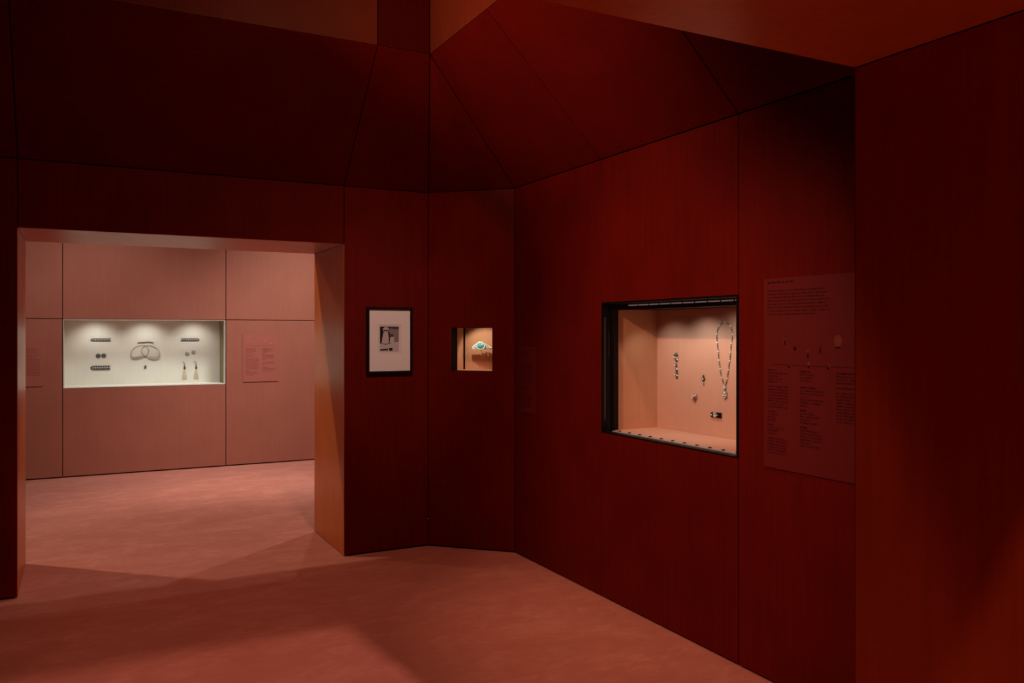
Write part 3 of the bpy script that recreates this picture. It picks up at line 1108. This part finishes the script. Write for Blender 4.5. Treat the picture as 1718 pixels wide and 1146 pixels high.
B1, B0 = True, False
rows += para(.022, .441, [(.05, B1), (.12, B0), (.075, B0), (.09, B0), (.06, B0), (0, 0)] + [(.13, B0), (.125, B0), (.13, B0), (.12, B0), (.13, B0), (.13, B0), (.12, B0), (.125, B0)] + [(0, 0), (.06, B1), (.07, B0), (.05, B0), (.05, B0), (0, 0), (.04, B1), (.10, B0), (.06, B0), (.05, B0), (0, 0)] + [(.115, B0)] * 6)
rows += para(.215, .441, [(.06, B1), (.08, B0), (.075, B0), (.06, B0), (0, 0), (0, 0), (.085, B1), (.13, B0), (.135, B0), (.05, B0), (.13, B0), (.12, B0), (.05, B0), (0, 0), (.045, B1), (.08, B0), (.115, B0), (.06, B0), (.10, B0), (0, 0), (.045, B1), (.10, B0), (.12, B0), (.125, B0), (.12, B0), (.06, B0), (.11, B0)])
rows += para(.410, .441, [(.12, B1), (.13, B0), (.12, B0), (.14, B0), (0, 0), (.10, B0), (0, 0)] + [(.14, B0)] * 10)


def blobs(fr, t, items, mat, label, c):
    for a, b, r0, r1 in items:
        mb = MB()
        mb.poly(fr, [(a + r0 * math.cos(2 * math.pi * i / 10), b + r1 * math.sin(2 * math.pi * i / 10)) for i in range(10)], c)
        tag(mb.build('illustration', mat, t), label, None)


def pictures(t):
    blobs(BS, t, [(.418, .580, .021, .026)] + [(a, b, q, q) for a, b, q in ((.122, .585, .005), (.122, .555, .004), (.158, .472, .006), (.258, .535, .006), (.262, .480, .008), (.375, .474, .007), (.258, .62, .004))],
          'print_pale', 'faint pale printed jewel', .0079)
    blobs(BS, t, [(.126, .57, .003, .014), (.185, .545, .008, .009), (.258, .515, .004, .012), (.15, .462, .006, .005), (.325, .54, .004, .016), (.418, .553, .013, .004), (.368, .464, .005, .006), (.262, .466, .006, .006)],
          'ink_ox', 'dark printed jewel', .0081)


sign(BS, .605, .860, rows, .0062, ('sign_ox', 'ink_ox'), 'tall oxblood text panel right of the large display case', pictures, (.05, .56, .470))

# slim text left of the big case
SS = frame((XR, 5.197, 1.033), (0, -1, 0), (0, 0, 1), (-1, 0, 0))
rows = para(.018, .425, [(.10, B1), (.14, B0), (.09, B0), (.12, B0), (0, 0), (0, 0)] + [(.15, B0)] * 10 + [(0, 0), (0, 0), (.09, B1), (.13, B0), (.10, B0), (0, 0)] + [(.15, B0)] * 7, .0146)
sign(SS, .200, .466, rows, .0062, ('sign_ox', 'ink_ox'), 'slim oxblood text panel by the corner, left of the large case')

# two texts on the far wall
FS = frame((1.746, YFAR, 1.004), (1, 0, 0), (0, 0, 1), (0, -1, 0))
rows = para(.028, .395, [(.135, B1), (.12, B0), (.135, B0), (.10, B0), (0, 0), (.12, B0), (.09, B0), (0, 0)] + [(.155, B0)] * 9 + [(0, 0), (.05, B1), (.145, B0), (.155, B0), (.10, B0)], .0158)
rows += para(.228, .395, [(.125, B1), (.10, B1), (.135, B0), (.07, B0), (.05, B0), (0, 0), (.145, B1), (.13, B0), (.15, B0), (.04, B0), (0, 0), (0, 0), (.145, B1), (.13, B0), (.05, B0), (0, 0), (0, 0), (.07, B1), (.155, B0), (.15, B0), (.10, B0)], .0150)


def pic2(t):
    blobs(FS, t, [(a, b, q, q) for a, b, q in ((.058, .540, .008), (.09, .548, .006), (.20, .53, .006), (.26, .50, .009), (.30, .53, .006), (.33, .47, .01))],
          'print_rose', 'faint pale printed jewel', .0079)


sign(FS, .418, .582, rows, .0062, ('sign_rose', 'ink_rose'), 'pink text panel right of the cream display case on the far wall', pic2, (.028, .385, .437))
FL = frame((-.760, YFAR, 1.016), (1, 0, 0), (0, 0, 1), (0, -1, 0))
rows = para(.215, .405, [(.135, B1), (.15, B0), (.12, B0), (.14, B0), (0, 0), (.15, B0), (.12, B0), (0, 0)] + [(.165, B0)] * 12, .0158)
rows += para(.025, .405, [(.10, B1), (.14, B0), (.12, B0), (0, 0)] + [(.155, B0)] * 10, .0158)
sign(FL, .404, .598, rows, .0062, ('sign_rose', 'ink_rose'), 'pink text panel left of the cream display case, partly behind the door reveal')
